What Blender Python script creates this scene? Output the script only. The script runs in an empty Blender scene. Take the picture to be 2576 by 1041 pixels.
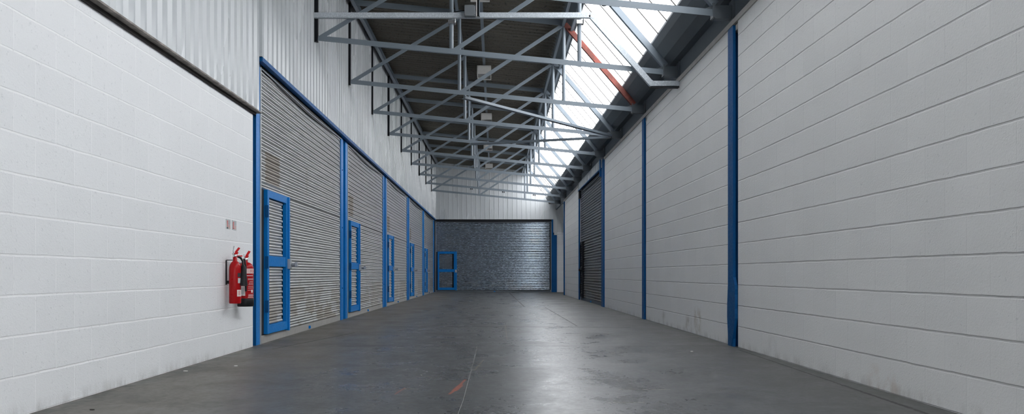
import bpy, bmesh, math, random
from mathutils import Vector, Matrix
random.seed(4)
S = bpy.context.scene
COL = S.collection
PI = math.pi
CAMH = 0.795

# ------------------------------------------------------------------ helpers
class MB:
    def __init__(s): s.v = []; s.f = []; s.m = []; s.sm = []
    def quad(s, a, b, c, d, mi=0, smooth=False):
        n = len(s.v); s.v += [tuple(a), tuple(b), tuple(c), tuple(d)]
        s.f.append((n, n+1, n+2, n+3)); s.m.append(mi); s.sm.append(smooth)
    def poly(s, pts, mi=0):
        n = len(s.v); s.v += [tuple(p) for p in pts]
        s.f.append(tuple(range(n, n+len(pts)))); s.m.append(mi); s.sm.append(False)
    def box(s, x0, x1, y0, y1, z0, z1, mi=0):
        n = len(s.v)
        s.v += [(x, y, z) for x in (x0, x1) for y in (y0, y1) for z in (z0, z1)]
        for f in ((0,1,3,2),(4,6,7,5),(0,4,5,1),(2,3,7,6),(0,2,6,4),(1,5,7,3)):
            s.f.append(tuple(n+i for i in f)); s.m.append(mi); s.sm.append(False)
        return s
    def prism(s, prof, fn, t0, t1, mi=0, caps=True, closed=True, smooth=False):
        """extrude 2D profile [(a,b)..] from t0 to t1; fn(a,b,t)->xyz"""
        n = len(s.v); k = len(prof)
        for t in (t0, t1):
            s.v += [tuple(fn(a, b, t)) for a, b in prof]
        for i in range(k if closed else k-1):
            j = (i+1) % k
            s.f.append((n+i, n+j, n+k+j, n+k+i)); s.m.append(mi); s.sm.append(smooth)
        if caps and closed:
            s.f.append(tuple(n+i for i in range(k))[::-1]); s.f.append(tuple(n+k+i for i in range(k)))
            s.m += [mi, mi]; s.sm += [False, False]
        return s
    def bar(s, p0, p1, w, d, up=(0, 1, 0), mi=0, L=False, th=0.008):
        """bar from p0 to p1; w = size across (in the plane normal to 'up'), d = size along 'up'"""
        p0 = Vector(p0); p1 = Vector(p1); t = (p1-p0).normalized()
        u = Vector(up); u = (u - t*u.dot(t)).normalized(); r = t.cross(u).normalized()
        def add(a0, a1, b0, b1):
            n = len(s.v)
            for P in (p0, p1):
                for a, b in ((a0, b0), (a1, b0), (a1, b1), (a0, b1)):
                    s.v.append(tuple(P + r*a + u*b))
            for f in ((0,1,2,3),(7,6,5,4),(0,4,5,1),(1,5,6,2),(2,6,7,3),(3,7,4,0)):
                s.f.append(tuple(n+i for i in f)); s.m.append(mi); s.sm.append(False)
        if L:
            add(-w/2, w/2, -d/2, -d/2+th); add(w/2-th, w/2, -d/2+th, d/2)
        else:
            add(-w/2, w/2, -d/2, d/2)
        return s
    def tube(s, pts, r, n=10, mi=0, caps=True, radii=None):
        pts = [Vector(p) for p in pts]; base = len(s.v); prev = None
        for i, p in enumerate(pts):
            t = (pts[min(i+1, len(pts)-1)] - pts[max(i-1, 0)]).normalized()
            if prev is None:
                a = Vector((0, 0, 1)) if abs(t.z) < .9 else Vector((1, 0, 0))
                prev = (a - t*a.dot(t)).normalized()
            prev = (prev - t*prev.dot(t)).normalized(); b = t.cross(prev)
            rr = radii[i] if radii else r
            for k in range(n):
                an = 2*PI*k/n
                s.v.append(tuple(p + prev*math.cos(an)*rr + b*math.sin(an)*rr))
        for i in range(len(pts)-1):
            for k in range(n):
                a = base+i*n+k; b2 = base+i*n+(k+1) % n
                s.f.append((a, b2, b2+n, a+n)); s.m.append(mi); s.sm.append(True)
        if caps:
            s.f.append(tuple(base+k for k in range(n))[::-1]); s.f.append(tuple(base+(len(pts)-1)*n+k for k in range(n)))
            s.m += [mi, mi]; s.sm += [False, False]
        return s
    def lathe(s, prof, cx=0, cy=0, n=28, mi=0):
        base = len(s.v)
        for r, z in prof:
            for k in range(n):
                a = 2*PI*k/n; s.v.append((cx+r*math.cos(a), cy+r*math.sin(a), z))
        for i in range(len(prof)-1):
            for k in range(n):
                a = base+i*n+k; b = base+i*n+(k+1) % n
                s.f.append((a, b, b+n, a+n)); s.m.append(mi); s.sm.append(True)
        s.f.append(tuple(base+k for k in range(n))[::-1]); s.f.append(tuple(base+(len(prof)-1)*n+k for k in range(n)))
        s.m += [mi, mi]; s.sm += [False, False]
        return s
    def build(s, name, mats, parent=None, bevel=0):
        me = bpy.data.meshes.new(name); me.from_pydata(s.v, [], s.f)
        if not isinstance(mats, (list, tuple)): mats = [mats]
        for m in mats: me.materials.append(m)
        for p, mi, sm in zip(me.polygons, s.m, s.sm): p.material_index = mi; p.use_smooth = sm
        bm = bmesh.new(); bm.from_mesh(me); bmesh.ops.remove_doubles(bm, verts=bm.verts, dist=1e-5)
        bmesh.ops.recalc_face_normals(bm, faces=bm.faces)
        for e in bm.edges:
            if any(not f.smooth for f in e.link_faces): e.smooth = False
        bm.to_mesh(me); bm.free()
        o = bpy.data.objects.new(name, me); COL.objects.link(o)
        if parent: o.parent = parent
        if bevel:
            b = o.modifiers.new('bevel', 'BEVEL'); b.width = bevel; b.segments = 2; b.limit_method = 'ANGLE'
        return o

def tag(o, label=None, cat=None, group=None, kind=None):
    for k, v in (('label', label), ('category', cat), ('group', group), ('kind', kind)):
        if v: o[k] = v
    return o
def thing(name, label, cat, loc=(0, 0, 0), rz=0, group=None, kind=None):
    o = bpy.data.objects.new(name, None); COL.objects.link(o); o.empty_display_size = .1
    o.location = loc; o.rotation_euler = (0, 0, rz)
    return tag(o, label, cat, group, kind)
def dup(root, loc=None, rz=None, label=None, group=None):
    def cp(o, par):
        c = o.copy(); COL.objects.link(c)
        if par: c.parent = par
        for ch in [x for x in ALL if x.parent == o]: cp(ch, c)
        return c
    ALL = list(COL.objects)
    r = cp(root, None)
    if loc is not None: r.location = loc
    if rz is not None: r.rotation_euler = (0, 0, rz)
    return tag(r, label, None, group)

# ------------------------------------------------------------------ materials
class N:
    def __init__(s, name):
        s.m = bpy.data.materials.new(name); s.m.use_nodes = True
        s.t = s.m.node_tree; s.b = s.t.nodes['Principled BSDF']
    def n(s, typ, **kw):
        x = s.t.nodes.new(typ)
        for k, v in kw.items(): setattr(x, k, v)
        return x
    def put(s, sock, v):
        if isinstance(v, bpy.types.NodeSocket): s.t.links.new(v, sock)
        else: sock.default_value = v
    def math(s, op, a, b=None, c=None, clamp=False):
        x = s.n('ShaderNodeMath', operation=op); x.use_clamp = clamp
        s.put(x.inputs[0], a)
        if b is not None: s.put(x.inputs[1], b)
        if c is not None: s.put(x.inputs[2], c)
        return x.outputs[0]
    def ramp(s, v, a, b, ta=0.0, tb=1.0, smooth=True):
        x = s.n('ShaderNodeMapRange'); x.interpolation_type = 'SMOOTHSTEP' if smooth else 'LINEAR'
        s.put(x.inputs[0], v); s.put(x.inputs[1], a); s.put(x.inputs[2], b); s.put(x.inputs[3], ta); s.put(x.inputs[4], tb)
        return x.outputs[0]
    def mix(s, f, a, b):
        x = s.n('ShaderNodeMix', data_type='RGBA'); s.put(x.inputs[0], f)
        s.put(x.inputs[6], a if isinstance(a, bpy.types.NodeSocket) else (*a, 1)); s.put(x.inputs[7], b if isinstance(b, bpy.types.NodeSocket) else (*b, 1))
        return x.outputs[2]
    def obj(s):
        if not hasattr(s, '_o'): s._o = s.n('ShaderNodeTexCoord').outputs['Object']
        return s._o
    def scaled(s, sx, sy, sz, vec=None):
        x = s.n('ShaderNodeVectorMath', operation='MULTIPLY'); s.put(x.inputs[0], vec or s.obj()); x.inputs[1].default_value = (sx, sy, sz)
        return x.outputs[0]
    def noise(s, scale, detail=3, rough=.55, vec=None, dist=0):
        x = s.n('ShaderNodeTexNoise'); s.put(x.inputs['Vector'], vec or s.obj()); x.inputs['Scale'].default_value = scale
        x.inputs['Detail'].default_value = detail; x.inputs['Roughness'].default_value = rough; x.inputs['Distortion'].default_value = dist
        return x.outputs['Fac']
    def xyz(s):
        if not hasattr(s, '_x'):
            x = s.n('ShaderNodeSeparateXYZ'); s.put(x.inputs[0], s.obj()); s._x = x.outputs
        return s._x
    def bump(s, h, strength=.5, dist=.01):
        x = s.n('ShaderNodeBump'); s.put(x.inputs['Height'], h); x.inputs['Strength'].default_value = strength; x.inputs['Distance'].default_value = dist
        s.put(s.b.inputs['Normal'], x.outputs[0])
    def set(s, col=None, rough=None, metal=None, spec=None):
        if col is not None: s.put(s.b.inputs['Base Color'], col if isinstance(col, bpy.types.NodeSocket) else (*col, 1))
        if rough is not None: s.put(s.b.inputs['Roughness'], rough)
        if metal is not None: s.put(s.b.inputs['Metallic'], metal)
        if spec is not None: s.put(s.b.inputs['Specular IOR Level'], spec)
        return s.m
    def rect(s, a, b, a0, a1, b0, b1, soft=.02):
        """soft rectangle mask on two coordinates"""
        r = s.ramp(a, a0-soft, a0+soft)
        for v in (s.ramp(a, a1+soft, a1-soft), s.ramp(b, b0-soft, b0+soft), s.ramp(b, b1+soft, b1-soft)):
            r = s.math('MULTIPLY', r, v)
        return r

def plain(name, col, rough=.5, metal=0, spec=.5, var=.12, nscale=6, bump=0):
    q = N(name)
    f = q.noise(nscale, 4)
    c = q.mix(f, tuple(x*(1-var) for x in col), tuple(min(1, x*(1+var)) for x in col))
    q.set(c, rough, metal, spec)
    if bump: q.bump(q.noise(nscale*20, 2), .3, bump)
    return q.m

def block_paint(name, col, odd_phase, joint_dark, vert_amt, groove):
    q = N(name); X = q.xyz(); Y, Z = X[1], X[2]
    wob = q.math('MULTIPLY', q.math('SUBTRACT', q.noise(5, 3), .5), .009)
    Zw = q.math('ADD', Z, wob)
    r = q.math('DIVIDE', Zw, .225); row = q.math('FLOOR', r); fz = q.math('FRACT', r)
    dz = q.math('MULTIPLY', q.math('MINIMUM', fz, q.math('SUBTRACT', 1.0, fz)), .225)
    par = q.math('MODULO', row, 2.0)
    u = q.math('ADD', q.math('DIVIDE', q.math('ADD', q.math('SUBTRACT', Y, odd_phase), 90.0), .45), q.math('MULTIPLY', q.math('SUBTRACT', 1.0, par), .5))
    fu = q.math('FRACT', u); du = q.math('MULTIPLY', q.math('MINIMUM', fu, q.math('SUBTRACT', 1.0, fu)), .45)
    jh = q.ramp(dz, .003, .0085, 1, 0); jv = q.math('MULTIPLY', q.ramp(du, .003, .008, 1, 0), vert_amt)
    j = q.math('MAXIMUM', jh, jv)
    fine = q.noise(85, 3, .7); pits = q.ramp(q.noise(38, 4, .7), .60, .72)
    h = q.math('SUBTRACT', q.math('MULTIPLY', fine, .45), q.math('MULTIPLY', j, groove))
    h = q.math('SUBTRACT', h, q.math('MULTIPLY', pits, .25))
    q.bump(h, .8, .006)
    big = q.noise(.8, 4)
    tone = q.noise(1.0, 0, vec=q.n('ShaderNodeCombineXYZ').outputs[0])
    cmb = q.n('ShaderNodeCombineXYZ'); q.put(cmb.inputs[0], q.math('FLOOR', u)); q.put(cmb.inputs[1], row)
    wn = q.n('ShaderNodeTexWhiteNoise'); q.put(wn.inputs['Vector'], cmb.outputs[0])
    c = q.mix(big, tuple(x*.95 for x in col), col)
    c = q.mix(q.math('MULTIPLY', wn.outputs['Value'], .05), c, (.35, .37, .38))
    c = q.mix(q.math('MULTIPLY', j, abs(joint_dark)), c, tuple(x*.45 for x in col) if joint_dark > 0 else (.95, .95, .95))  # pale joints paint in the lip catching light; dark joints are dirt
    c = q.mix(q.math('MULTIPLY', pits, .20), c, (.3, .33, .35))
    # grime along the foot of the wall
    gn = q.noise(5, 5, .7, vec=q.scaled(1, 1, .35))
    g = q.math('MULTIPLY', q.ramp(Z, .0, .10, 1, 0), q.ramp(gn, .42, .66))
    c = q.mix(q.math('MULTIPLY', g, .32), c, (.16, .14, .11))
    return q, c, Y, Z

M = {}
q, c, Y, Z = block_paint('white_painted_blockwork', (.79, .80, .81), -.0+.12, -.5, .55, .38); q.set(c, .55, 0, .35); M['wall_l'] = q.m
q, c, Y, Z = block_paint('white_painted_blockwork_right', (.85, .845, .835), -.035, .45, .12, 1.0)
for (y0, y1, z0, z1, col, am) in ((10.75, 11.1, .03, .32, (.30, .24, .14), .6), (11.25, 11.6, .02, .2, (.25, .2, .13), .6),
                                  (13.0, 13.2, .05, .2, (.25, .23, .2), .5), (7.9, 8.05, .1, .16, (.2, .2, .19), .6), (5.5, 5.9, .0, .12, (.5, .33, .22), .5)):
    m = q.math('MULTIPLY', q.rect(Y, Z, y0, y1, z0, z1, .09), q.ramp(q.noise(5, 5, .6), .38, .68))
    c = q.mix(q.math('MULTIPLY', m, am), c, col)
q.set(c, .6, 0, .3); M['wall_r'] = q.m

# white profiled cladding
q = N('white_profiled_cladding'); v = q.noise(1.3, 3, vec=q.scaled(1, 1, .25))
q.set(q.mix(v, (.45, .475, .49), (.54, .56, .575)), q.ramp(v, .3, .7, .2, .32), .0, .7); M['clad'] = q.m
M['soffit_filler'] = plain('bitumen_profile_filler', (.035, .033, .03), .9, var=.6, nscale=30)
M['torn'] = plain('torn_insulation', (.24, .22, .20), .95, var=.98, nscale=11)

# galvanised roller shutter laths with dull patches where tape and dirt sit (object coordinates)
def shutter_mat(name, base, rough, patches, metal=.68, low=.5):
    q = N(name); X = q.xyz(); x, z = X[0], X[2]
    n1 = q.noise(2.2, 4, .6, vec=q.scaled(1, 1, 6)); n2 = q.noise(14, 3, .6, vec=q.scaled(.6, 1, 3))
    c = q.mix(n1, tuple(b*.78 for b in base), tuple(min(1, b*1.15) for b in base))
    ro = q.ramp(n2, .3, .7, rough*.85, rough*1.2)
    gr = q.math('MULTIPLY', q.ramp(z, .15, .95, 1, 0), q.ramp(q.noise(1.9, 3, .6, vec=q.scaled(1, 1, 1.6)), .46, .56))
    d = q.math('MULTIPLY', gr, low)
    for (a0, a1, b0, b1, am) in patches:
        d = q.math('MAXIMUM', d, q.math('MULTIPLY', q.rect(x, z, a0, a1, b0, b1, .012), am))
    c = q.mix(d, c, (.24, .20, .155))
    me = q.ramp(d, 0, 1, metal, .1)
    q.set(c, q.math('ADD', ro, q.math('MULTIPLY', d, .25)), me, .5)
    return q.m

def paint(name, col, rough=.4, var=.1):
    q = N(name); f = q.noise(3, 4); g = q.noise(40, 3)
    q.set(q.mix(f, tuple(x*(1-var) for x in col), tuple(x*(1+var) for x in col)), q.ramp(g, .3, .7, rough-.05, rough+.08), 0, .2)
    q.bump(g, .1, .001); return q.m
M['blue'] = paint('blue_gloss_paint', (.0, .165, .50), .42)
M['blue2'] = paint('blue_paint_aged_and_shaded', (.0, .075, .235), .5, .2)  # duller blue paint, also painted shade in the near left post's recess
M['black'] = paint('black_paint_and_shade', (.006, .007, .010), .5)
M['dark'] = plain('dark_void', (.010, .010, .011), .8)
# structural steel, blue grey paint
q = N('blue_grey_steel_paint'); f = q.noise(1.5, 3); g = q.noise(60, 2)
q.set(q.mix(f, (.145, .175, .205), (.20, .235, .27)), .45, .0, .5); q.bump(g, .1, .002); M['steel'] = q.m
q = N('grey_gutter_steel'); f = q.noise(.9, 4)
q.set(q.mix(f, (.085, .10, .115), (.13, .15, .165)), .55, 0, .4); M['gutter'] = q.m
q = N('red_oxide_primer'); f = q.noise(7, 5, .65); h = q.noise(30, 3)
c = q.mix(q.ramp(f, .4, .6), (.27, .085, .070), (.17, .065, .055)); c = q.mix(q.ramp(h, .62, .7), c, (.12, .09, .05))
q.set(c, .7, 0, .15); M['oxide'] = q.m
# hot-dip galvanised sheet with spangle
q = N('galvanised_spangle'); vo = q.n('ShaderNodeTexVoronoi'); q.put(vo.inputs['Vector'], q.obj()); vo.inputs['Scale'].default_value = 70
f = q.noise(3, 3)
c = q.mix(vo.outputs['Distance'], (.36, .40, .44), (.70, .74, .78)); c = q.mix(q.math('MULTIPLY', q.ramp(f, .3, .7), .5), c, (.42, .46, .50))
q.set(c, .5, .0, .2); M['galv'] = q.m
M['alu'] = plain('mill_aluminium', (.42, .41, .39), .5, .4, var=.2, nscale=9)
M['guide'] = plain('galvanised_guide', (.38, .40, .42), .45, .5)
# fibre cement roof underside
q = N('dark_fibre_cement_roof'); f = q.noise(1.2, 5, .65, vec=q.scaled(.5, 1.4, 1)); g = q.noise(25, 3)
c = q.mix(f, (.085, .078, .065), (.165, .152, .128)); c = q.mix(q.ramp(g, .55, .7), c, (.06, .06, .055))
q.set(c, .85, 0, .2); q.bump(g, .3, .004); M['roof'] = q.m
M['guide2'] = plain('dull_grey_box_paint', (.17, .185, .20), .5)
M['bar'] = plain('dark_lead_clothed_bar', (.045, .04, .038), .6)
M['ledge'] = plain('concrete_ledge', (.46, .44, .41), .8, var=.25, nscale=5)
M['lamp'] = plain('white_lamp_housing', (.62, .60, .57), .45)
M['lamp_in'] = plain('lamp_reflector', (.30, .29, .28), .4)
M['red'] = paint('red_extinguisher_paint', (.37, .006, .009), .32)
M['redbright'] = paint('red_lever', (.42, .012, .014), .4)
M['blackplastic'] = paint('black_plastic', (.012, .013, .015), .45)
M['chrome'] = plain('bright_metal', (.6, .6, .6), .25, .9)
M['paper'] = plain('paper_label', (.72, .68, .66), .6)
M['whiteprint'] = plain('white_print', (.75, .7, .68), .5)
M['pinklabel'] = plain('pale_label', (.72, .52, .50), .5)
M['signplate'] = plain('grey_sign_plate', (.50, .54, .55), .5)
M['signred'] = plain('sign_red', (.55, .06, .05), .5)
M['signpink'] = plain('sign_faded_red', (.62, .36, .33), .5)
M['signblack'] = plain('sign_black', (.03, .035, .04), .5)
M['scrap'] = plain('white_scrap', (.7, .7, .68), .8)
M['yard'] = plain('yard_concrete', (.30, .29, .28), .9)

# glass: patterned wired rooflight glass
q = N('rooflight_glass'); t = q.t; t.nodes.remove(q.b)
out = t.nodes['Material Output']; tr = q.n('ShaderNodeBsdfTransparent'); tr.inputs[0].default_value = (.95, .955, .955, 1)
gl = q.n('ShaderNodeBsdfGlossy'); gl.inputs['Roughness'].default_value = .08
tl_ = q.n('ShaderNodeBsdfTranslucent'); tl_.inputs[0].default_value = (.95, .955, .955, 1)
mx = q.n('ShaderNodeMixShader'); mx.inputs[0].default_value = .25; t.links.new(tr.outputs[0], mx.inputs[1]); t.links.new(tl_.outputs[0], mx.inputs[2])
m2 = q.n('ShaderNodeMixShader'); m2.inputs[0].default_value = .04; t.links.new(mx.outputs[0], m2.inputs[1]); t.links.new(gl.outputs[0], m2.inputs[2])
t.links.new(m2.outputs[0], out.inputs[0]); M['glass'] = q.m

# ---- worn concrete floor
q = N('worn_concrete_floor'); X = q.xyz(); x, y = X[0], X[1]
n_big = q.noise(.45, 5, .6); n_mid = q.noise(2.2, 7, .7, dist=.2); n_fine = q.noise(22, 5, .7)
n_str = q.noise(1.1, 8, .7, vec=q.scaled(1.6, 1.1, 1), dist=.35); n_lane = q.noise(1.2, 6, .65, vec=q.scaled(3.0, .45, 1), dist=.3)
n_edge = q.noise(.7, 3)
ax = q.math('ABSOLUTE', x)
dusty = q.ramp(q.math('ADD', ax, q.math('MULTIPLY', q.math('SUBTRACT', n_edge, .5), 1.3)), 1.15, 2.2)
c = q.mix(n_mid, (.040, .042, .044), (.092, .094, .094))
c = q.mix(q.math('MULTIPLY', q.ramp(n_big, .35, .65), .4), c, (.062, .067, .073))
dl = q.math('MULTIPLY', dusty, q.ramp(x, -1.2, 1.6, .75, .45)); c = q.mix(dl, c, q.mix(q.ramp(x, -1.2, 1.6), (.140, .124, .103), (.056, .051, .044)))
c = q.mix(q.math('MULTIPLY', q.rect(x, y, .55, 2.1, -2, 30, .35), .78), c, (.030, .033, .037))  # right side of the floor darkened: stain and shade both put into the colour
c = q.mix(q.math('MULTIPLY', q.ramp(n_str, .46, .72), .6), c, (.055, .054, .053))
c = q.mix(q.math('MULTIPLY', q.ramp(n_fine, .52, .70), .5), c, (.06, .058, .055))
c = q.mix(q.math('MULTIPLY', q.ramp(n_lane, .58, .7), .25), c, (.06, .06, .062))
c = q.mix(q.math('MULTIPLY', q.ramp(q.noise(70, 2), .68, .78), .35), c, (.34, .33, .31))
def seg(x0, y0, x1, y1, w, jag=0.0, js=20):
    dx, dy = x1-x0, y1-y0; L2 = dx*dx+dy*dy
    a = q.math('SUBTRACT', x, x0); b = q.math('SUBTRACT', y, y0)
    tt = q.math('DIVIDE', q.math('ADD', q.math('MULTIPLY', a, dx), q.math('MULTIPLY', b, dy)), L2, clamp=True)
    ex = q.math('SUBTRACT', a, q.math('MULTIPLY', tt, dx)); ey = q.math('SUBTRACT', b, q.math('MULTIPLY', tt, dy))
    d = q.math('SQRT', q.math('ADD', q.math('MULTIPLY', ex, ex), q.math('MULTIPLY', ey, ey)))
    if jag: d = q.math('ADD', d, q.math('MULTIPLY', q.math('SUBTRACT', q.noise(js, 4, .7), .5), jag))
    return q.ramp(d, w*.5, w, 1, 0)
def circ(cx, cy, r, w, jag=.12):
    a = q.math('SUBTRACT', x, cx); b = q.math('SUBTRACT', y, cy)
    d = q.math('SQRT', q.math('ADD', q.math('MULTIPLY', a, a), q.math('MULTIPLY', b, b)))
    d = q.math('ABSOLUTE', q.math('SUBTRACT', q.math('ADD', d, q.math('MULTIPLY', q.math('SUBTRACT', q.noise(1.5, 2), .5), jag)), r))
    return q.math('MULTIPLY', q.ramp(d, w*.4, w, 1, 0), q.ramp(q.noise(2.5, 3), .45, .6))
# expansion joints and cracks
js = [seg(-2.7, 9.26, 2.7, 9.27, .018, .012, 6), seg(-2.7, 14.75, 2.7, 14.7, .02, .03, 6), seg(-2.7, 20.7, 2.7, 20.7, .03, .03, 6),
      seg(-.7, 12.7, 2.0, 12.5, .05, .08, 4), seg(.617, 36, .72, 20.2, .02, .01), seg(1.2, 20.0, 1.26, 12.8, .014, .012),
      seg(-2.7, 26.2, 2.7, 26.2, .03, .02), seg(-.187, 9.26, -.195, 5.3, .0045, .006), seg(-.195, 5.3, -.21, 4.6, .004, .006),
      seg(2.56, 8.8, 2.49, 6.0, .012, .03), seg(2.49, 6.0, 2.44, 4.0, .02, .04), seg(-1.9, 11.4, -2.35, 8.9, .014, .03)]
j = js[0]
for k in js[1:]: j = q.math('MAXIMUM', j, k)
c = q.mix(q.math('MULTIPLY', j, .8), c, (.028, .027, .026))
# tyre arcs
tm = None
for a in ((-.6, 7.6, 1.0, .03), (-.6, 7.6, 1.12, .03), (-.5, 7.8, 1.22, .02), (-.5, 7.7, 1.35, .02), (.25, 6.1, .62, .035), (.25, 6.1, .75, .03),
          (.2, 19, .9, .05), (-3.5, 14, 4.6, .05), (-3.6, 14, 4.85, .05), (4.2, 17, 3.4, .06), (3.2, 2.5, 2.6, .03), (3.2, 2.5, 2.75, .03)):
    k = circ(*a); tm = k if tm is None else q.math('MAXIMUM', tm, k)
c = q.mix(q.math('MULTIPLY', tm, .45), c, (.045, .045, .047))
# sprayed and scraped marks
o1 = None
for sgm in ((-.300, 5.56, -.262, 5.82, .014), (-.275, 5.72, -.243, 6.0, .026), (-.257, 5.9, -.222, 6.32, .013), (-.66, 5.55, -.628, 5.86, .008)):
    k = seg(*sgm, .012, 40); o1 = k if o1 is None else q.math('MAXIMUM', o1, k)
c = q.mix(q.math('MULTIPLY', o1, .75), c, (.34, .095, .055))
w1 = None
for sgm in ((-.166, 6.93, -.102, 7.8, .007), (-.63, 5.80, -.53, 5.80, .012), (-.575, 5.176, -.48, 5.176, .010), (.86, 5.78, 1.20, 5.78, .014),
            (.71, 5.19, .92, 5.19, .010), (.163, 13.0, .151, 10.1, .006), (-.6, 6.5, -.5, 6.5, .01)):
    k = seg(*sgm, .008, 40); w1 = k if w1 is None else q.math('MAXIMUM', w1, k)
c = q.mix(q.math('MULTIPLY', w1, .55), c, (.32, .27, .19))
# sweepings against the walls
edge = q.math('MULTIPLY', q.ramp(ax, 2.42, 2.62), q.ramp(q.noise(6, 5, .7), .42, .6))
c = q.mix(q.math('MULTIPLY', edge, .75), c, (.035, .042, .038))
ro = q.ramp(n_str, .32, .68, .25, .38); ro = q.math('ADD', ro, q.math('MULTIPLY', dusty, .22)); ro = q.math('ADD', ro, q.math('MULTIPLY', q.math('SUBTRACT', n_fine, .5), .25))
ro = q.math('ADD', ro, q.math('MULTIPLY', q.math('SUBTRACT', n_mid, .5), .25))
ro = q.math('ADD', ro, q.math('MULTIPLY', j, .3))
q.set(c, ro, 0, .55)
h = q.math('ADD', q.math('MULTIPLY', n_fine, .30), q.math('MULTIPLY', n_mid, .4)); h = q.math('SUBTRACT', h, q.math('MULTIPLY', j, .8))
q.bump(h, .35, .006)
M['floor'] = q.m

# ------------------------------------------------------------------ the hall shell
XL, XR, YE, YB = -2.65, 2.64, 36.8, -5.0
def roofz(x): return 5.325 - .098*(x-1.2)
GT = (1.434, 5.125); GB = (2.277, 4.13)      # top and foot of the sloping rooflight
PITCH = 2.736; T0 = 12.09                    # truss spacing, first full truss in view

tag(MB().box(-3.4, 3.6, -30, YE+.3, -.2, 0).build('floor', M['floor']), kind='structure')
tag(MB().box(XL-.35, XL, YB, 9.19, 0, 2.60).build('wall_left', M['wall_l']), kind='structure')
# masonry closing the outside of the left bays
tag(MB().box(XL-.75, XL-.36, YB, YE+.3, 0, 5.9).build('wall_left_outer', M['dark']), kind='structure')

# right wall: panels of blockwork with open slots beside the columns
rc = [9.29, 14.77, 20.34, 26.05, 31.75]       # column centres
w = MB()
def rpanel(y0, y1, z1=3.6): w.box(XR, XR+.22, y0, y1, 0, z1)
rpanel(YB, 9.10); rpanel(9.39, 14.63); rpanel(14.87, 20.14); rpanel(26.16, 31.55); rpanel(31.86, 31.95)
tag(w.build('wall_right', M['wall_r']), kind='structure')
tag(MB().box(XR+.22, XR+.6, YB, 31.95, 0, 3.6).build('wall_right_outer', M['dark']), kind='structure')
tag(MB().box(3.3, 3.45, 31.95, YE+.2, 0, 4.13).build('wall_right_recess', M['wall_r']), kind='structure')
tag(MB().box(XR-.018, XR+.02, YB, 20.16, 3.54, 3.6).box(XR-.018, XR+.02, 26.15, 31.95, 3.54, 3.6).build('trim_1', M['ledge']), kind='structure')

# profiled sheet: vertical ribs, closed underside
def sheet(name, a0, a1, zb, ztop, P, mi_bot=1, pitch=.2, depth=.03, rib=(.075, .02), back=.02, mats=None, inv=False, phase=0.):
    """P(a, off, z) -> xyz, off = distance proud of the wall"""
    ks = [(0, 0), (pitch-rib[0]-2*rib[1], 0), (pitch-rib[0]-rib[1], depth), (pitch-rib[1], depth)]
    pts = []; a = a0 - phase
    while a < a1:
        for (u, o) in ks:
            if a0 <= a+u <= a1: pts.append((a+u, (depth-o) if inv else o))
        a += pitch
    if pts[0][0] > a0+1e-4: pts.insert(0, (a0, pts[0][1]))
    if pts[-1][0] < a1-1e-4: pts.append((a1, pts[-1][1]))
    m = MB()
    for (p, po), (r, ro) in zip(pts, pts[1:]):
        if r-p < 1e-5: continue
        m.quad(P(p, po, zb(p)), P(r, ro, zb(r)), P(r, ro, ztop(r)), P(p, po, ztop(p)))
        m.quad(P(p, -back, zb(p)), P(r, -back, zb(r)), P(r, -back, ztop(r)), P(p, -back, ztop(p)))
        m.quad(P(p, -back, zb(p)), P(r, -back, zb(r)), P(r, ro, zb(r)), P(p, po, zb(p)), mi_bot)
    for (p, po) in (pts[0], pts[-1]):
        m.quad(P(p, -back, zb(p)), P(p, po, zb(p)), P(p, po, ztop(p)), P(p, -back, ztop(p)))
    return m.build(name, mats or [M['clad'], M['torn']])
PL = lambda a, o, z: (XL+.042+o, a, z)
tag(sheet('wall_left_cladding', YB, 9.29, lambda a: 2.585, lambda a: 5.66, PL), kind='structure')
tag(sheet('wall_left_cladding', 9.29, YE, lambda a: 3.205, lambda a: 5.66, PL, phase=.09), kind='structure')
# shelf angle and filler under the near cladding
tag(MB().box(XL, XL+.02, YB, 9.25, 2.545, 2.60).box(XL, XL+.073, YB, 9.29, 2.570, 2.584, 1).build('trim_2', [M['soffit_filler'], M['torn']]), kind='structure')
# cladding behind the shutter heads
# blue flashing and head channel along the left bays
tag(MB().box(XL+.012, XL+.074, 9.31, YE, 3.155, 3.204).build('trim_3', M['blue2']), kind='structure')
tag(MB().box(XL-.3, XL-.02, 9.3, YE, 3.17, 5.6).box(XL-.02, XL+.0, 9.3, YE, 3.19, 3.25).build('trim_4', M['black']), kind='structure')

# end wall: cladding above the shutter, gable following the roof, stepped down at the right
def ztopE(x):
    if x <= 1.2: return roofz(x)
    if x <= GT[0]: return roofz(1.2) + (GT[1]-roofz(1.2))*(x-1.2)/(GT[0]-1.2)
    if x <= GB[0]: return GT[1] + (GB[1]-GT[1])*(x-GT[0])/(GB[0]-GT[0])
    return 3.86
PE = lambda a, o, z: (a, YE-.02-o, z)
tag(sheet('wall_end_cladding', XL+.05, 2.60, lambda a: 3.19, ztopE, PE, depth=.012, rib=(.010, .005), mats=[M['clad'], M['soffit_filler']]), kind='structure')
tag(sheet('wall_end_cladding', 2.562, 3.3, lambda a: 2.61, lambda a: 3.86, lambda a, o, z: (a, YE-.01-o, z), depth=.012, rib=(.010, .005), mats=[M['clad'], M['clad']]), kind='structure')
tag(MB().box(2.72, 3.3, YE-.04, YE+.2, 0, 2.61).build('wall_end', M['wall_l']), kind='structure')
tag(MB().box(-3.4, 3.45, YE+.22, YE+.4, 0, 5.2).build('wall_end_outer', M['dark']), kind='structure')

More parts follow.
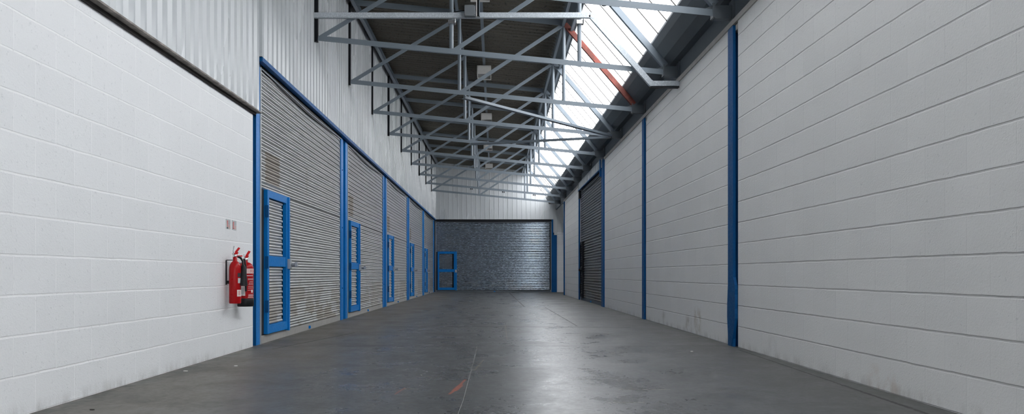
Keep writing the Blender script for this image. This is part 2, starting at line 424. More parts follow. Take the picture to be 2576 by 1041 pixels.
# roof sheets: ribs run across the hall
rm = MB(); yy = -5.0; p = .20
prof = []
while yy < YE+.2:
    for u, o in ((0, 0), (.05, 0), (.08, .028), (.14, .028), (.17, 0)): prof.append((yy+u, o))
    yy += p
for (a, o), (b, o2) in zip(prof, prof[1:]):
    x0, x1 = XL-.4, 1.22
    rm.quad((x0, a, roofz(x0)+o), (x1, a, roofz(x1)+o), (x1, b, roofz(x1)+o2), (x0, b, roofz(x0)+o2))
    rm.quad((x0, a, roofz(x0)+.12), (x1, a, roofz(x1)+.12), (x1, b, roofz(x1)+.12), (x0, b, roofz(x0)+.12))
rm.box(XL-.4, XL-.36, -5, YE+.2, 5.4, 6); tag(rm.build('ceiling', M['roof']), kind='structure')
# unseen back of the hall; opening below it added and sized for daylight
tag(MB().box(XL-.75, 3.3, YB-.2, YB, 1.5, 6.0).build('wall_back', M['wall_l']), kind='structure')

# ------------------------------------------------------------------ rooflight
wn = thing('window_1', 'long sloping patent-glazed rooflight above the right wall, sky bright behind it', 'rooflight', (0, 0, 0), kind='structure')
g = MB()
dx, dz = GB[0]-GT[0], GB[1]-GT[1]; L = math.hypot(dx, dz); nx, nz = -dz/L, dx/L
g.quad((GT[0], YB, GT[1]), (GB[0], YB, GB[1]), (GB[0], YE, GB[1]), (GT[0], YE, GT[1]))
g.build('glass', M['glass'], wn)
yb = 37.0-.59*1
k = 0
bars = []
while yb > 6.2:
    bars.append(yb); yb -= .59
for b in bars:
    MB().bar((GT[0]-nx*.012, b, GT[1]-nz*.012), (GB[0]-nx*.012, b, GB[1]-nz*.012), .012, .016).build('glazing_bar', M['bar'], wn)
# fascia between roof sheets and head of the glazing
rb = thing('ridge_beam', 'dark steel ridge beam between the roof sheets and the top of the rooflight', 'beam')
a = (1.16, roofz(1.16)+.02); b = (GT[0]+.03, GT[1]+.03)
MB().prism([a, b, (b[0]+.04, b[1]+.03), (a[0]+.06, a[1]+.12)], lambda u, v, t: (u, t, v), YB, YE+.1).build('fascia_plate', M['gutter'], rb)
MB().bar((1.205, YB, 5.21), (1.205, YE, 5.21), .05, .10, up=(0, 0, 1)).build('lower_flange', M['steel'], rb)
MB().bar((1.36, YB, 5.10), (1.36, YE, 5.10), .045, .05, up=(0, 0, 1)).build('glazing_cleat_rail', M['steel'], rb)

# gutter
gt = thing('valley_gutter', 'dark grey steel gutter running along the top of the right wall', 'gutter')
_ = [(2.66, 3.60), (2.66, 3.86), (2.50, 3.875), (2.335, 4.00), (2.30, 4.01), (2.265, 4.12), (2.265, 4.16), (2.31, 4.16), (2.36, 4.06), (2.52, 3.93), (2.70, 3.92), (2.70, 3.60)]
for i, nm in (((0, 1), 'wall_plate'), ((1, 2), 'sole'), ((2, 3), 'bevel'), ((3, 4), 'ledge'), ((4, 6), 'lip')): pass
MB().prism([(2.66, 3.605), (2.66, 3.85), (2.72, 3.85), (2.72, 3.605)], lambda a, b, t: (a, t, b), YB+.01, YE-.1).build('wall_plate', M['gutter'], gt)
MB().prism([(2.72, 3.85), (2.56, 3.85), (2.56, 3.865), (2.72, 3.865)], lambda a, b, t: (a, t, b), YB+.01, YE-.1).build('sole', M['gutter'], gt)
MB().prism([(2.555, 3.845), (2.43, 3.895), (2.44, 3.91), (2.565, 3.862)], lambda a, b, t: (a, t, b), YB+.01, YE-.1).build('bevel', M['gutter'], gt)
MB().prism([(2.43, 3.895), (2.315, 4.02), (2.33, 4.035), (2.445, 3.912)], lambda a, b, t: (a, t, b), YB+.01, YE-.1).build('sloping_side', M['gutter'], gt)
MB().prism([(2.315, 4.02), (2.27, 4.115), (2.27, 4.15), (2.30, 4.15), (2.34, 4.03)], lambda a, b, t: (a, t, b), YB+.01, YE-.1).build('lip', M['gutter'], gt)
MB().box(2.30, 3.45, YB+.01, YE-.1, 4.14, 4.2).box(3.30, 3.45, YB, 31.9, 3.62, 4.14).build('outer_sheet', M['gutter'], gt)

# ------------------------------------------------------------------ purlins
def purlin(x, z, w, d, label, y0=YB, y1=YE):
    m = MB()
    for (a0, a1, b0, b1) in ((-w/2, w/2, -d/2, -d/2+.008), (-w/2, w/2, d/2-.008, d/2), (-w/2, -w/2+.01, -d/2, d/2)):
        m.box(x+a0, x+a1, y0, y1, z+b0, z+b1)
    return tag(m.build('purlin', M['steel']), label, 'purlin')
purlin(-2.47, 5.57, .07, .12, 'grey steel purlin along the eaves where roof meets left cladding')
purlin(-.66, 5.40, .05, .09, 'grey steel purlin running lengthwise under the middle of the dark roof')

# ------------------------------------------------------------------ trusses
def cz(x): return CAMH + 3.39 - .098*(x+2.54)
def make_truss(label, rafter_mat='steel'):
    t = thing('roof_truss', label, 'truss', group='sloping steel trusses across the hall')
    s = M['steel']
    MB().bar((-2.54, 0, cz(-2.54)), (2.50, 0, cz(2.50)), .075, .07, L=True).build('bottom_chord', s, t)
    MB().bar((-2.54, 0, roofz(-2.54)-.10), (1.24, 0, roofz(1.24)-.10), .10, .06, L=True).build('top_chord', s, t)
    MB().bar((1.24, 0, 5.205), (2.46, 0, 3.79), .085, .075).build('rafter', M[rafter_mat], t)
    for x in (-.624, 1.22):
        MB().tube([(x, 0, cz(x)-.03), (x, 0, roofz(x)-.12)], .030, 12).build('vertical_post', s, t)
    MB().bar((-2.50, .0, cz(-2.5)+.02), (-.624, 0, roofz(-.624)-.18), .062, .05, L=True).build('diagonal', s, t)
    MB().bar((-.58, .0, cz(-.58)+.02), (1.20, 0, roofz(1.2)-.14), .062, .05, L=True).build('diagonal', s, t)
    MB().box(-2.60, -2.545, -.03, .03, cz(-2.54)-.05, 5.58).build('end_post', M['black'], t)  # post coloured near-black, the shade of its gap painted on
    b = MB().box(2.44, 2.655, -.05, .05, 3.63, 3.775).box(2.42, 2.44, -.06, .06, 3.64, 3.80).box(2.635, 2.66, -.08, .08, 3.605, 3.84)
    b.prism([(2.30, 3.70), (2.43, 3.76), (2.43, 3.70)], lambda u, v, y: (u, y, v+.03), -.01, .01)
    b.build('gusset_bracket', M['gutter'], t)
    return t
tl = {-1: 'nearest steel truss, its chord cut off by the top of the picture',
      0: 'grey steel roof truss carrying the galvanised trunking, first complete one from the front',
      1: 'grey steel roof truss with the red-brown primed rafter',
      2: 'steel truss where the two long horizontal braces end by the right wall',
      3: 'steel truss from whose middle post the darker brace leaves, fourth complete one from the front',
      4: 'slender steel roof truss, fourth in front of the last one at the far wall',
      5: 'slender steel roof truss, third in front of the last one at the far wall',
      6: 'slender steel roof truss, second in front of the last one at the far wall',
      7: 'slender steel roof truss with small clips under its chord, just before the last one',
      8: 'last steel roof truss, closest to the clad far wall'}
proto = make_truss(tl[0]); proto.location = (0, T0, 0)
for k in (-1, 2, 3, 4, 5, 6, 7, 8):
    dup(proto, (0, T0+k*PITCH, 0), label=tl[k])
tr1 = make_truss(tl[1], 'oxide'); tr1.location = (0, T0+PITCH, 0)
# clips beneath the chord of the seventh
t7 = [o for o in COL.objects if o.get('label') == tl[7]][0]
for x in (-.90, -.84, .29, .35, 1.44, 1.50):
    MB().box(x-.015, x+.015, -.03, .03, cz(x)-.085, cz(x)-.03).build('clip', M['black'], t7)

# horizontal wind braces
def brace(p, r, label, mat):
    m = MB(); m.bar(p, r, .09, .045, up=(0, 0, 1), L=True, th=.012); return tag(m.build('wind_brace', M[mat]), label, 'brace')
yk = lambda k: T0+k*PITCH
brace((-.55, yk(1)+.05, cz(-.6)-.07), (2.42, yk(2)-.06, cz(2.42)-.02), 'pale steel brace running diagonally from the second truss to the right wall', 'steel')
brace((-.55, yk(3)-.05, cz(-.6)-.07), (2.42, yk(2)+.06, cz(2.42)-.03), 'dark thin steel brace crossing towards the right wall, behind the pale one', 'steel')

# ------------------------------------------------------------------ cable trunking
tk = thing('cable_trunking', 'galvanised square cable trunking across the first truss, bent down to the right wall', 'trunking')
yt = T0-.09; zt = CAMH+3.695
MB().bar((-2.58, yt, zt), (1.39, yt, zt), .075, .06).build('horizontal_run', M['galv'], tk, .003)
MB().bar((1.365, yt, zt+.012), (2.25, yt, 3.50), .078, .06).build('sloping_run', M['galv'], tk, .003)
MB().bar((2.225, yt, 3.515), (2.635, yt, 3.515), .075, .06).build('wall_run', M['galv'], tk, .003)
MB().prism([(1.365, zt-.0375), (1.365, zt+.0375), (1.42, zt+.0375), (1.455, zt-.005), (1.40, zt-.055), (1.38, zt-.0375)], lambda a, b, t: (a, t, b), yt-.032, yt+.032).build('elbow', M['galv'], tk)
MB().prism([(2.225, 3.4765), (2.19, 3.515), (2.24, 3.566), (2.262, 3.5535), (2.262, 3.4765)], lambda a, b, t: (a, t, b), yt-.032, yt+.032).build('elbow', M['galv'], tk)
MB().box(2.22, 2.69-.06, yt-.05, yt+.05, 3.455, 3.47).build('wall_tray', M['black'], tk)
for x, nm in ((-.624, 'pipe_clamp'), (1.22, 'pipe_clamp')):
    c_ = MB().box(x-.045, x+.06, yt+.02, yt+.12, zt-.105, zt-.05).tube([(x+.055, yt+.0, zt-.10), (x+.055, yt+.0, zt-.03)], .012, 8)
    c_.build(nm, M['chrome'], tk)
jb = thing('junction_box', 'square grey metal junction box fixed on the trunking, top centre', 'junction box', (0, 0, 0))
MB().box(-.43, -.272, yt-.12, yt-.035, zt-.04, zt+.118).build('enclosure', M['guide2'], jb, .004)
MB().box(-.425, -.277, yt-.126, yt-.12, zt-.035, zt+.113).build('lid', M['guide2'], jb)
for sx in (-.417, -.285):
    for sz in (-.026, .104): MB().tube([(sx, yt-.13, zt+sz), (sx, yt-.124, zt+sz)], .006, 8).build('lid_screw', M['chrome'], jb)
cd = thing('vertical_conduit', 'pale vertical channel rising from the trunking beside the junction box', 'conduit')
MB().box(-.262, -.250, yt-.10, yt-.04, zt-.035, 5.35).build('web', M['paper'], cd)
MB().box(-.250, -.225, yt-.045, yt-.035, zt-.02, 5.35).build('recess', M['black'], cd)
MB().box(-.225, -.212, yt-.10, yt-.04, zt-.035, 5.35).build('flange', M['steel'], cd)
tag(MB().tube([(-.62, yt+.04, zt+.045), (-.55, yt+.03, zt+.065), (-.48, yt-.0, zt+.07), (-.43, yt-.07, zt+.05)], .007, 8).build('cable', M['black']),
    'short black cable looping from the post into the junction box', 'cable')

# ------------------------------------------------------------------ lamps under the roof
tag(MB().box(-.262, -.205, YB, YE-.1, 5.40, 5.44).build('lighting_conduit', M['steel']), 'long grey conduit under the roof linking the box lamps', 'conduit')
def make_lamp(label):
    t = thing('box_lamp', label, 'lamp', group='white box lamps below the dark roof')
    h = MB(); w2, d2, z0, z1 = .155, .30, 5.185, 5.37
    h.box(-w2, w2, -d2, -d2+.012, z0, z1); h.box(-w2, w2, d2-.012, d2, z0, z1)
    h.box(-w2, -w2+.012, -d2, d2, z0, z1); h.box(w2-.012, w2, -d2, d2, z0, z1); h.box(-w2, w2, -d2, d2, z1-.012, z1)
    h.build('housing', M['lamp'], t)
    MB().box(-w2+.012, w2-.012, -d2+.012, d2-.012, z0+.055, z0+.065).build('reflector', M['lamp_in'], t)
    r = MB(); r.box(-w2+.012, w2-.012, d2-.06, d2-.012, z0, z0+.01); r.build('rim', M['lamp'], t)
    MB().tube([(-.0, 0, z1), (-.0, 0, z1+.029)], .02, 10).build('mounting_stem', M['steel'], t)
    return t
ll = ['white box lamp cut off by the top edge of the picture, above the junction box', 'largest fully visible white box lamp, partly behind a truss diagonal',
      'white box lamp below the dark roof, second fully visible one from the front', 'white box lamp third from the front, behind many truss bars', 'smallest white box lamp, close to the far clad wall']
lp = make_lamp(ll[0]); lp.location = (-.235, 13.25, 0)
for k in range(1, 5): dup(lp, (-.235, 13.25+5.45*k, 0), label=ll[k])

# ------------------------------------------------------------------ roller shutters
M['sh1'] = shutter_mat('galvanised_laths', (.50, .505, .505), .36, [(4.08, 4.72, 1.86, 2.22, .75), (2.7, 3.95, .42, .62, .5), (3.5, 4.6, .3, .5, .45), (.1, .8, .35, .55, .4), (2.5, 2.65, 1.9, 2.3, .2)], low=.75)
M['sh2'] = shutter_mat('galvanised_laths_mid', (.46, .465, .47), .37, [(4.15, 4.65, 1.86, 2.25, .75), (.2, 1.7, .25, .6, .45), (2.4, 3.3, .2, .4, .4)])
M['shE'] = shutter_mat('galvanised_laths_end', (.28, .33, .385), .24, [(1.95, 2.1, 1.765, 1.78, .6)], metal=.8, low=.2)
M['shR'] = shutter_mat('dark_brown_laths', (.17, .175, .18), .36, [(1.0, 4.0, .3, .95, .35)], metal=.7, low=.7)

def lath_prof(p, amp, n=9):
    o = []
    if amp > .02: return [(p*.9*i/(n-1), amp*math.sin(PI*i/(n-1))) for i in range(n)] + [(p*.95, -.004)]
    for i in range(n):
        t = i/(n-1); o.append((t*p*.54, amp*math.sin(PI*t)**.7))
    o += [(p*.57, -.005), (p*.60, .0055), (p*.90, .001), (p*.93, -.003), (p*.96, -.008)]; return o
def laths(m, x0, x1, z0, z1, p=.0725, amp=.016, yo=0.0, smooth=True):
    z = z0; pts = []
    while z < z1-.001:
        for dz_, o_ in lath_prof(p, amp):
            if z+dz_ <= z1: pts.append((z+dz_, o_))
        z += p
    base = len(m.v)
    for (zz, oo) in pts: m.v += [(x0, yo+oo, zz), (x1, yo+oo, zz)]
    for i in range(len(pts)-1):
        a = base+2*i; m.f.append((a, a+1, a+3, a+2)); m.m.append(0); m.sm.append(smooth)
    # back skin
    m.quad((x0, yo-.02, z0), (x1, yo-.02, z0), (x1, yo-.02, z1), (x0, yo-.02, z1))
    for xx in (x0, x1):
        m.quad((xx, yo-.02, z0), (xx, yo, z0), (xx, yo, z1), (xx, yo-.02, z1))
    # rounded lath ends (end caps)
    z = z0
    while z+p < z1:
        pr = [(zz+z, oo) for zz, oo in lath_prof(p, amp)[:9]]
        for xx in (x0, x1): m.poly([(xx, yo+o, zz) for zz, o in pr])
        z += p

def make_shutter(name, W, H, mat, frame_mat, label, wd=1.0, wo=.23, lockmat='guide', box_mat='black', wicket=True, rail='alu', amp=.016):
    """local x: 0..W, wicket door near x = W; local y points into the hall; z up. base at floor"""
    t = thing(name, label, 'roller shutter', kind=None, group=None)
    tag(t, None, 'roller shutter')
    x1 = W-wo; x0 = x1-wd; zt, zb = 1.77, .10
    m = MB()
    if wicket:
        laths(m, .075, W-.03, zt, H+.0, yo=0, amp=amp)
        laths(m, .075, x0-.0, .09, zt, yo=0, amp=amp)
    else: laths(m, .075, W-.03, .09, H)
    m.build('lath_curtain', mat, t)
    MB().box(.03, W-.03, -.02, .012, 0.0, .088).build('bottom_rail', M[rail], t)
    tb = MB().box(W/2-.05-.03, W/2-.05+.03, .012, .03, .015, .055); tb.box(W/2-.06, W/2-.04, .03, .036, .02, .05); tb.build('lock_tab', M['blue'], t)
    for gx in (0, W-.03):
        gm = MB().box(gx, gx+.03, -.03, .03, 0, H) if gx else MB().box(0, .022, -.03, .006, 0, H)
        gm.build('side_guide', M['guide'], t)
    MB().box(.022, .075, -.04, -.012, 0, H).build('guide_slot', M['black'], t)
    hc = MB().box(0, W, -.14, .0, H-.02, H+.03); n_ = 16
    hp = [(0, H), (W, H)] + [(W*(1-i/n_), H-.035-.075*math.sin(PI*i/n_)**.7) for i in range(n_+1)]
    hc.prism(hp, lambda a, b, y: (a, y, b), .012, .03)
    hc.build('head_channel', M[box_mat], t)
    MB().bar((.03, .034, H-.055), (W/2, .034, H-.085), .012, .008).bar((W/2, .034, H-.085), (W-.03, .034, H-.055), .012, .008).build('curtain_lip', M['steel'], t)
    if wicket:
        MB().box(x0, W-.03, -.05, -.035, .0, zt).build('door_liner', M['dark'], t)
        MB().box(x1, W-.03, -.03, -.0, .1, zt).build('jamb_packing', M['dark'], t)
        f = MB(); y0, y1 = .0, .045
        f.box(x1-.07, x1, y0, y1, zb, zt); f.box(x0+.06, x0+.13, y0, y1, zb, zt)
        f.box(x0+.13, x1-.07, y0, y1, zt-.085, zt); f.box(x0+.13, x1-.07, y0, y1, zb, zb+.10)
        f.box(x0+.13, x1-.07, y0, y1-.006, .885, 1.005)
        fr_ = f.build('wicket_door', M[frame_mat], t, .002)
        pm = MB(); laths(pm, x0+.20, x1-.072, zb+.10, .885, yo=.004, p=.071); laths(pm, x0+.20, x1-.072, 1.005, zt-.085, yo=.004, p=.071)
        pm.build('lath_infill', mat, fr_)
        lk = MB().box(x0+.005, x0+.075, .045, .085, .86, .985).tube([(x0+.02, .085, .915), (x0+.02, .16, .915)], .022, 12)
        lk.box(x0-.005, x0+.045, .13, .165, .885, .945)
        lk.build('lock', M[lockmat], fr_, .004)
        for hz in (.42, .93, 1.52): MB().box(x1-.012, x1+.012, .02, .055, hz-.07, hz+.07).build('hinge', M['blue2'] if frame_mat == 'blue' else M['black'], fr_)
        MB().box(x0, x0+.055, .0, .062, zb-.02, zt+.0).build('removable_mullion', M[frame_mat], t, .002)
    return t
XS = XL-.022
# near, long-run bay 1 then four equal bays; local x points back towards the camera (rot -90deg)
lsh = ['largest left roller shutter, beside the fire extinguishers, beige patch above its blue wicket door',
       'second galvanised roller shutter on the left, between the first two blue column pairs',
       'third galvanised roller shutter on the left wall',
       'fourth galvanised roller shutter on the left wall, narrow in view',
       'last roller shutter on the left wall, beside the far corner']
s1 = make_shutter('roller_shutter', 5.0, 3.17, M['sh1'], 'blue', lsh[0]); s1.location = (XS, 14.47, 0); s1.rotation_euler = (0, 0, -PI/2)
s2 = make_shutter('roller_shutter', 4.85, 3.17, M['sh2'], 'blue', lsh[1]); s2.location = (XS, 19.94, 0); s2.rotation_euler = (0, 0, -PI/2)
for i in (1, 2, 3):
    d = dup(s2, (XS, 19.94+5.47*i, 0), -PI/2, lsh[1+i])
se = make_shutter('roller_shutter', 5.08, 3.13, M['shE'], 'blue', 'wide roller shutter closing the far end of the hall, shining at its right', wd=.84, wo=.10, rail='gutter', amp=.021)
se.location = (2.48, YE-.04, 0); se.rotation_euler = (0, 0, PI)
sr = make_shutter('roller_shutter', 5.50, 3.34, M['shR'], 'black', 'dark roller shutter in the right wall below a white ribbed header casing', wd=.80, wo=.12, lockmat='black', rail='gutter')
sr.location = (XR+.035, 20.49, 0); sr.rotation_euler = (0, 0, PI/2)
# white profiled header above the right shutter with its cheek plates
hd = sr
def header():
    o = sheet('header_sheet', 20.46, 26.1, lambda a: 3.385, lambda a: 3.61, lambda a, of, z: (2.597-of, a, z), depth=.008, rib=(.012, .004), mats=[M['clad'], M['blue2']], back=.03)
    return o
hp = [header()]
hp.append(MB().box(2.585, 2.63, 20.46, 26.1, 3.36, 3.385).build('blue_drip_edge', M['blue2']))
hp.append(MB().box(2.575, 2.66, 20.545, 20.66, 3.18, 3.60).build('cheek_plate', M['blue2']))
hp.append(MB().box(2.60, 2.66, 25.85, 26.1, 3.13, 3.36).build('cheek_plate', M['black']))
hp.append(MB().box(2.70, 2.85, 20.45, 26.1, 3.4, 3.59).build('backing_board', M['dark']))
for o in hp:
    o.parent = sr
    o.matrix_parent_inverse = (Matrix.Translation(sr.location) @ Matrix.Rotation(PI/2, 4, 'Z')).inverted()
hp[0]['label'] = 'white ribbed casing above the dark laths'

# ------------------------------------------------------------------ columns, left
def left_column(y0, y1, label, wide, yr=False):
    t = thing('steel_column', label, 'column', (XL, (y0+y1)/2, 0), group='blue columns between the left shutters' if wide else None)
    a, b = y0-(y0+y1)/2, y1-(y0+y1)/2; H = 3.16
    if wide:
        MB().box(-.14, .0, a, a+.20, 0, H).build('near_flange', M['blue'], t)
        MB().box(-.14, .0, b-.19, b, 0, H).build('far_flange', M['blue'], t)
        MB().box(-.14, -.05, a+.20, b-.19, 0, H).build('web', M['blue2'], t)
        for bz in (.55, 1.6, 2.6): MB().tube([(-.002, a+.10, bz), (.010, a+.10, bz)], .012, 8).build('bolt', M['blue2'], t)
    else:
        MB().box(-.14, .0, a+.13 if yr else a, b, 0, 3.16).build('post', M['blue'], t, .003)
        if yr: MB().box(-.30, -.22, a, a+.13, 0, 3.16).box(-.14, -.002, a+.126, a+.1299, 0, 3.16).build('web', M['blue2'], t)  # darker blue web and side plate paint in the recess shade
        MB().box(-.14, .005, b, b+.03, 0, 3.16).build('guide_edge', M['guide'], t)
    return t
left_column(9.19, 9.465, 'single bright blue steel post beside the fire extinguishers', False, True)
ls = ['blue steel column pair between the first and second left shutters', 'blue steel column pair between the second and third left shutters',
      'blue steel column pair between the third and fourth left shutters', 'blue steel column pair between the fourth and last left shutters']
lc = left_column(14.47, 15.09, ls[0], True)
for i in (1, 2, 3): dup(lc, (XL, 14.78+5.47*i, 0), label=ls[i])
left_column(36.32, 36.74, 'narrow blue steel post in the far left corner', False)
# far right column beside the end shutter
fc = thing('steel_column', 'broad dark blue column at the right of the far end shutter', 'column', (2.6, YE-.05, 0))
MB().box(-.11, .12, -.04, .02, 0, 2.52).build('lower_casing', M['blue2'], fc)
MB().box(-.11, -.04, -.04, .02, 2.52, 3.17).build('upper_post', M['blue2'], fc)
tag(MB().box(2.60, 2.73, YE-.10, YE-.03, 2.50, 2.61).build('trim_5', M['clad']), kind='structure')

# ------------------------------------------------------------------ columns, right
def right_column(yc, label, w0=.10, gap=.09, H=3.52, base=True, seed=1):
    t = thing('steel_column', label, 'column', (XR, yc, 0))
    MB().box(-.03, .0, -w0, w0, 0 if not base else .0, H).build('flange', M['blue2'], t)
    MB().box(.0, .19, -.01, .012, 0, H-.02).build('web', M['blue2'], t)
    MB().box(.0, .215, -w0-gap+.0, -.01, H-.06, H).build('top_filler', M['ledge'], t)
    rnd = random.Random(seed); L_, R_ = [], []
    n = 14; ht = .73
    for i in range(n+1):
        z = ht*i/n; s_ = min(1, z/.30)
        R_.append((-(w0-.05) - (gap+.045)*s_**.8 + rnd.uniform(-.006, .006) if i else -(w0-.04), z))
        L_.append(((w0-.03) + .045*s_**1.2*(1-max(0, z-.45)/.35), z))
    R_[-1] = (-(w0+.02), ht+.03)
    bm_ = MB(); pts = R_+L_[::-1]
    for x_ in (-.034,): bm_.prism([(a, b) for a, b in pts], lambda a, b, tt: (tt, a, b), -.034, -.004)
    if base: bm_.build('splayed_foot', M['blue2'], t)
    else:
        pass
    return t
right_column(9.29, 'tall blue column on the right wall nearest the camera, with a swollen painted foot', .10, .09, seed=3)
right_column(14.77, 'thin blue column on the right wall, second from the front', .10, .13, base=False)
right_column(20.34, 'blue column at the near side of the dark right-hand shutter', .20, .0, H=3.56, base=False)
right_column(26.08, 'blue column at the far side of the dark right-hand shutter', .07, .0, H=3.34, base=False)
right_column(31.70, 'farthest thin dark blue column on the right wall', .15, .0, base=False)

# ------------------------------------------------------------------ fire extinguishers
def wrap(cx, cy, r, a0, a1, z0, z1, n=8, th=.0012):
    m = MB()
    for i in range(n):
        t0 = a0+(a1-a0)*i/n; t1 = a0+(a1-a0)*(i+1)/n
        P = lambda t, z: (cx+(r+th)*math.cos(t), cy+(r+th)*math.sin(t), z)
        m.quad(P(t0, z0), P(t1, z0), P(t1, z1), P(t0, z1), smooth=True)
    return m
R = math.radians
# carbon dioxide extinguisher (slim, black horn)
t = thing('fire_extinguisher', 'slim red fire extinguisher with a black discharge horn, left one of the pair', 'fire extinguisher', (-2.56, 8.27, 0))
r = .0575
MB().lathe([(r*.93, .505), (r, .515), (r, .835), (r*.97, .862), (r*.86, .887), (r*.66, .907), (r*.42, .920), (.021, .926), (.021, .962), (.014, .966)]).build('cylinder', M['red'], t)
MB().lathe([(.017, .958), (.017, .985), (.011, .99)], n=16).tube([(0, -.05, .972), (0, .05, .972)], .011, 10).build('valve', M['chrome'], t)
MB().bar((.0, .0, .985), (.012, .03, 1.012), .03, .012).bar((.0, .02, 1.008), (.02, .07, 1.055), .022, .010).bar((0, -.01, .97), (.03, .13, .975), .014, .012).build('lever', M['redbright'], t, .003)
MB().tube([(0, -.03, .98), (-.005, -.05, 1.02), (0, -.035, 1.07)], .004, 6).tube([(0, -.05, .985), (0, -.085, .99), (0, -.07, 1.0)], .004, 6).build('safety_pin', M['chrome'], t)
MB().tube([(.01, .05, .968), (.03, .085, .955), (.05, .09, .92), (.062, .055, .86)], .011, 10).build('hose', M['blackplastic'], t)
MB().tube([(.068, .035, .89), (.072, .030, .86), (.075, .024, .80), (.078, .012, .68)], .02, 16, radii=[.012, .024, .030, .042]).build('discharge_horn', M['blackplastic'], t)
def ang(d): return R(d)
wrap(0, 0, r, R(-54), R(10), .575, .640).build('paper_label', M['paper'], t)
wrap(0, 0, r+.001, R(-42), R(-14), .587, .632).build('label_print', M['signpink'], t)
wrap(0, 0, r, R(-48), R(-5), .765, .805).build('black_label', M['signblack'], t)
wrap(0, 0, r, R(-45), R(-5), .705, .755).build('grey_label', M['signplate'], t)
MB().box(-.09, -.083, -.012, .012, .69, .93).box(-.08, -.05, -.02, .02, .70, .73).box(-.085, .0, -.006, .006, .928, .936).build('wall_bracket', M['blackplastic'], t)
# foam extinguisher
t = thing('fire_extinguisher', 'stout red fire extinguisher with black base and white-lettered label, next to the blue post', 'fire extinguisher', (-2.55, 8.585, 0))
r = .079
MB().lathe([(r*.97, .50), (r, .51), (r, .852), (r*.96, .872), (r*.82, .893), (r*.58, .908), (r*.36, .915), (.023, .918), (.023, .935)]).build('cylinder', M['red'], t)
MB().lathe([(r*.95, .463), (r*1.03, .468), (r*1.04, .545), (r*1.005, .548)]).build('base_boot', M['blackplastic'], t)
MB().lathe([(.02, .933), (.02, .957), (.012, .962)], n=16).tube([(0, -.055, .945), (0, .045, .945)], .011, 10).build('valve', M['chrome'], t)
MB().bar((0, 0, .955), (.012, .03, .985), .03, .012).bar((.005, .015, .98), (.02, .07, 1.03), .024, .010).bar((0, -.06, .95), (0, .03, .95), .016, .014).build('lever', M['redbright'], t, .003)
MB().tube([(0, -.04, .965), (0, -.055, .975)], .004, 6).tube([(0, -.05, .985), (0, -.065, .99)], .004, 6).build('safety_pin', M['chrome'], t)
MB().tube([(.0, -.05, .945), (.02, -.085, .92), (.03, -.096, .86), (.03, -.096, .70), (.03, -.09, .62)], .009, 10).build('hose', M['blackplastic'], t)
a0, a1 = R(-35), R(25)
wrap(0, 0, r, R(-67), R(25), .800, .850).build('name_label', M['pinklabel'], t)
# the word on the label, bent round the cylinder
cu = bpy.data.curves.new('lettering', 'FONT'); cu.body = 'FOAM'; cu.size = .036; cu.align_x = 'LEFT'
to = bpy.data.objects.new('lettering', cu); COL.objects.link(to)
dg = bpy.context.evaluated_depsgraph_get(); me = bpy.data.meshes.new_from_object(to.evaluated_get(dg))
bpy.data.objects.remove(to)
for v in me.vertices:
    th_ = R(-40) + v.co.x/r; zz = .812+v.co.y
    v.co = ((r+.0028)*math.cos(th_), (r+.0028)*math.sin(th_), zz)
me.materials.append(M['signred']); lo = bpy.data.objects.new('lettering', me); COL.objects.link(lo); lo.parent = t
pr = MB(); rnd = random.Random(8)
for k, zz in enumerate([.775, .745, .735, .715, .70, .685, .665, .65, .63, .585, .575, .565, .555]):
    e = rnd.uniform(5, 22)
    b_ = wrap(0, 0, r, R(-66 if k == 0 else -58+rnd.uniform(0, 12)), R(e-18), zz, zz+.0035 if k else zz+.006, n=4)
    n0 = len(pr.v); pr.v += b_.v; pr.f += [tuple(i+n0 for i in f) for f in b_.f]; pr.m += b_.m; pr.sm += b_.sm
for (p0, p1, z0, z1) in ((-30, -12, .605, .635),):
    b_ = wrap(0, 0, r, R(p0), R(p1), z0, z1, n=3); n0 = len(pr.v); pr.v += b_.v; pr.f += [tuple(i+n0 for i in f) for f in b_.f]; pr.m += b_.m; pr.sm += b_.sm
pr.build('printed_text', M['whiteprint'], t)
wrap(0, 0, r, R(-130), R(-76), .575, .675).build('paper_label', M['paper'], t)
wrap(0, 0, r+.001, R(-118), R(-84), .59, .66).build('label_print', M['signplate'], t)
MB().box(-.10, -.079, -.015, .015, .70, .92).box(-.09, .0, -.012, .012, .90, .915).build('wall_bracket', M['guide'], t)

# ------------------------------------------------------------------ instruction signs
def sign(yc, label, black):
    t = thing('instruction_sign', label, 'sign', (XL, yc, 1.29))
    MB().box(0, .004, -.07, .07, -.048, .048).build('plate', M['signplate'], t)
    m = MB(); rnd = random.Random(int(yc*100))
    for i in range(6): m.box(.004, .0052, -.052+rnd.uniform(0, .006), -.006+rnd.uniform(-.012, 0), .034-.0125*i-.009, .034-.0125*i)
    m.build('red_lettering', M['signred'], t)
    m = MB()
    for i in range(5): m.box(.004, .0052, .008, .045+rnd.uniform(0, .015), .038-.008*i-.004, .038-.008*i)
    m.build('grey_lettering', M['signblack'] if False else M['guide'], t)
    m = MB()
    for i in range(4): m.box(.004, .0052, .006, .060-rnd.uniform(0, .01), -.004-.010*i-.007, -.004-.010*i)
    if not black: m.box(.004, .0052, -.052, -.008, -.041, -.046+.012)
    m.build('faded_lettering', M['signpink'], t)
    if black: MB().box(.004, .0055, -.050, -.012, -.046, -.030+.0).build('black_band', M['signblack'], t)
sign(8.335, 'small red and grey instruction sign with a black band, left one above the extinguishers', True)
sign(8.525, 'small red and grey instruction sign without black band, nearer the blue post', False)

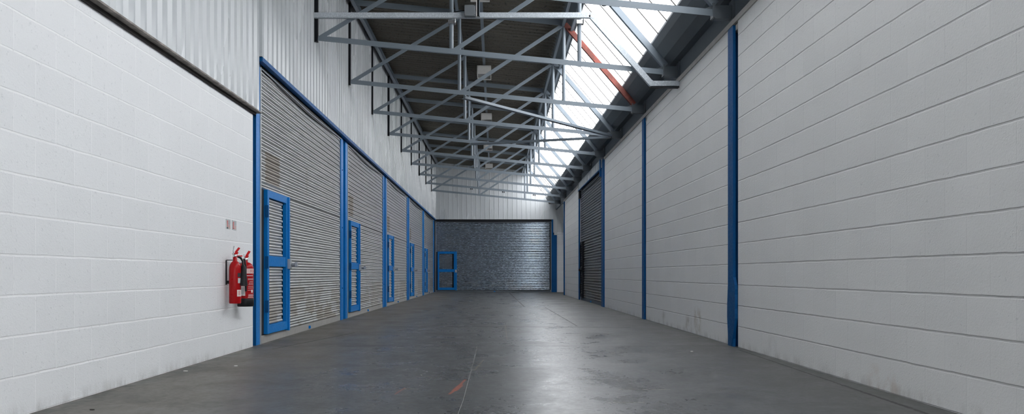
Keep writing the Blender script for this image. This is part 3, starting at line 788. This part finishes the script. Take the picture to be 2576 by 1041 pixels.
# ------------------------------------------------------------------ small litter
def scrap(x, y, s, label, mat='scrap', seed=1):
    rnd = random.Random(seed); m = MB(); n = 7
    pts = [(x+s*(1+rnd.uniform(-.3, .3))*math.cos(2*PI*i/n), y+s*.6*(1+rnd.uniform(-.3, .3))*math.sin(2*PI*i/n)) for i in range(n)]
    m.prism(pts, lambda a, b, t: (a, b, t), .0, s*.35)
    tag(m.build('floor_debris', M[mat]), label, 'debris')
scrap(-2.53, 6.86, .016, 'white scrap on the floor close to the left wall, before the extinguishers', seed=2)
scrap(-2.235, 7.24, .018, 'white crumb lying on the floor out from the left wall', seed=3)
scrap(-2.35, 4.90, .014, 'dark lump on the floor near the bottom left corner', 'soffit_filler', 4)
scrap(2.02, 8.6, .014, 'pale crumb on the floor in front of the nearest right-hand column', seed=5)

# ------------------------------------------------------------------ daylight
wd_ = bpy.data.worlds.new('overcast'); S.world = wd_; wd_.use_nodes = True
nt = wd_.node_tree; bg = nt.nodes['Background']
tc = nt.nodes.new('ShaderNodeTexCoord'); sx = nt.nodes.new('ShaderNodeSeparateXYZ'); mr = nt.nodes.new('ShaderNodeMapRange')
nt.links.new(tc.outputs['Generated'], sx.inputs[0]); nt.links.new(sx.outputs[2], mr.inputs[0])
mr.inputs[1].default_value = -.05; mr.inputs[2].default_value = .9
mixn = nt.nodes.new('ShaderNodeMix'); mixn.data_type = 'RGBA'
nt.links.new(mr.outputs[0], mixn.inputs[0]); mixn.inputs[6].default_value = (.95, .97, 1.0, 1); mixn.inputs[7].default_value = (.95, .97, 1.0, 1)
nt.links.new(mixn.outputs[2], bg.inputs[0]); bg.inputs[1].default_value = 8.5

# ------------------------------------------------------------------ camera
cam = bpy.data.cameras.new('camera'); co = bpy.data.objects.new('camera', cam); COL.objects.link(co)
co.location = (0, 0, CAMH); co.rotation_euler = (PI/2, 0, 0)
cam.sensor_fit = 'HORIZONTAL'; cam.sensor_width = 36; cam.lens = 2110/2576*36
cam.shift_x = (1288-1244.5)/2576; cam.shift_y = (689-520.5)/2576
cam.clip_start = .05; cam.clip_end = 200
S.camera = co
S.view_settings.view_transform = 'Standard'; S.view_settings.look = 'None'
S.view_settings.exposure = 0; S.view_settings.gamma = 1; S.view_settings.use_curve_mapping = False
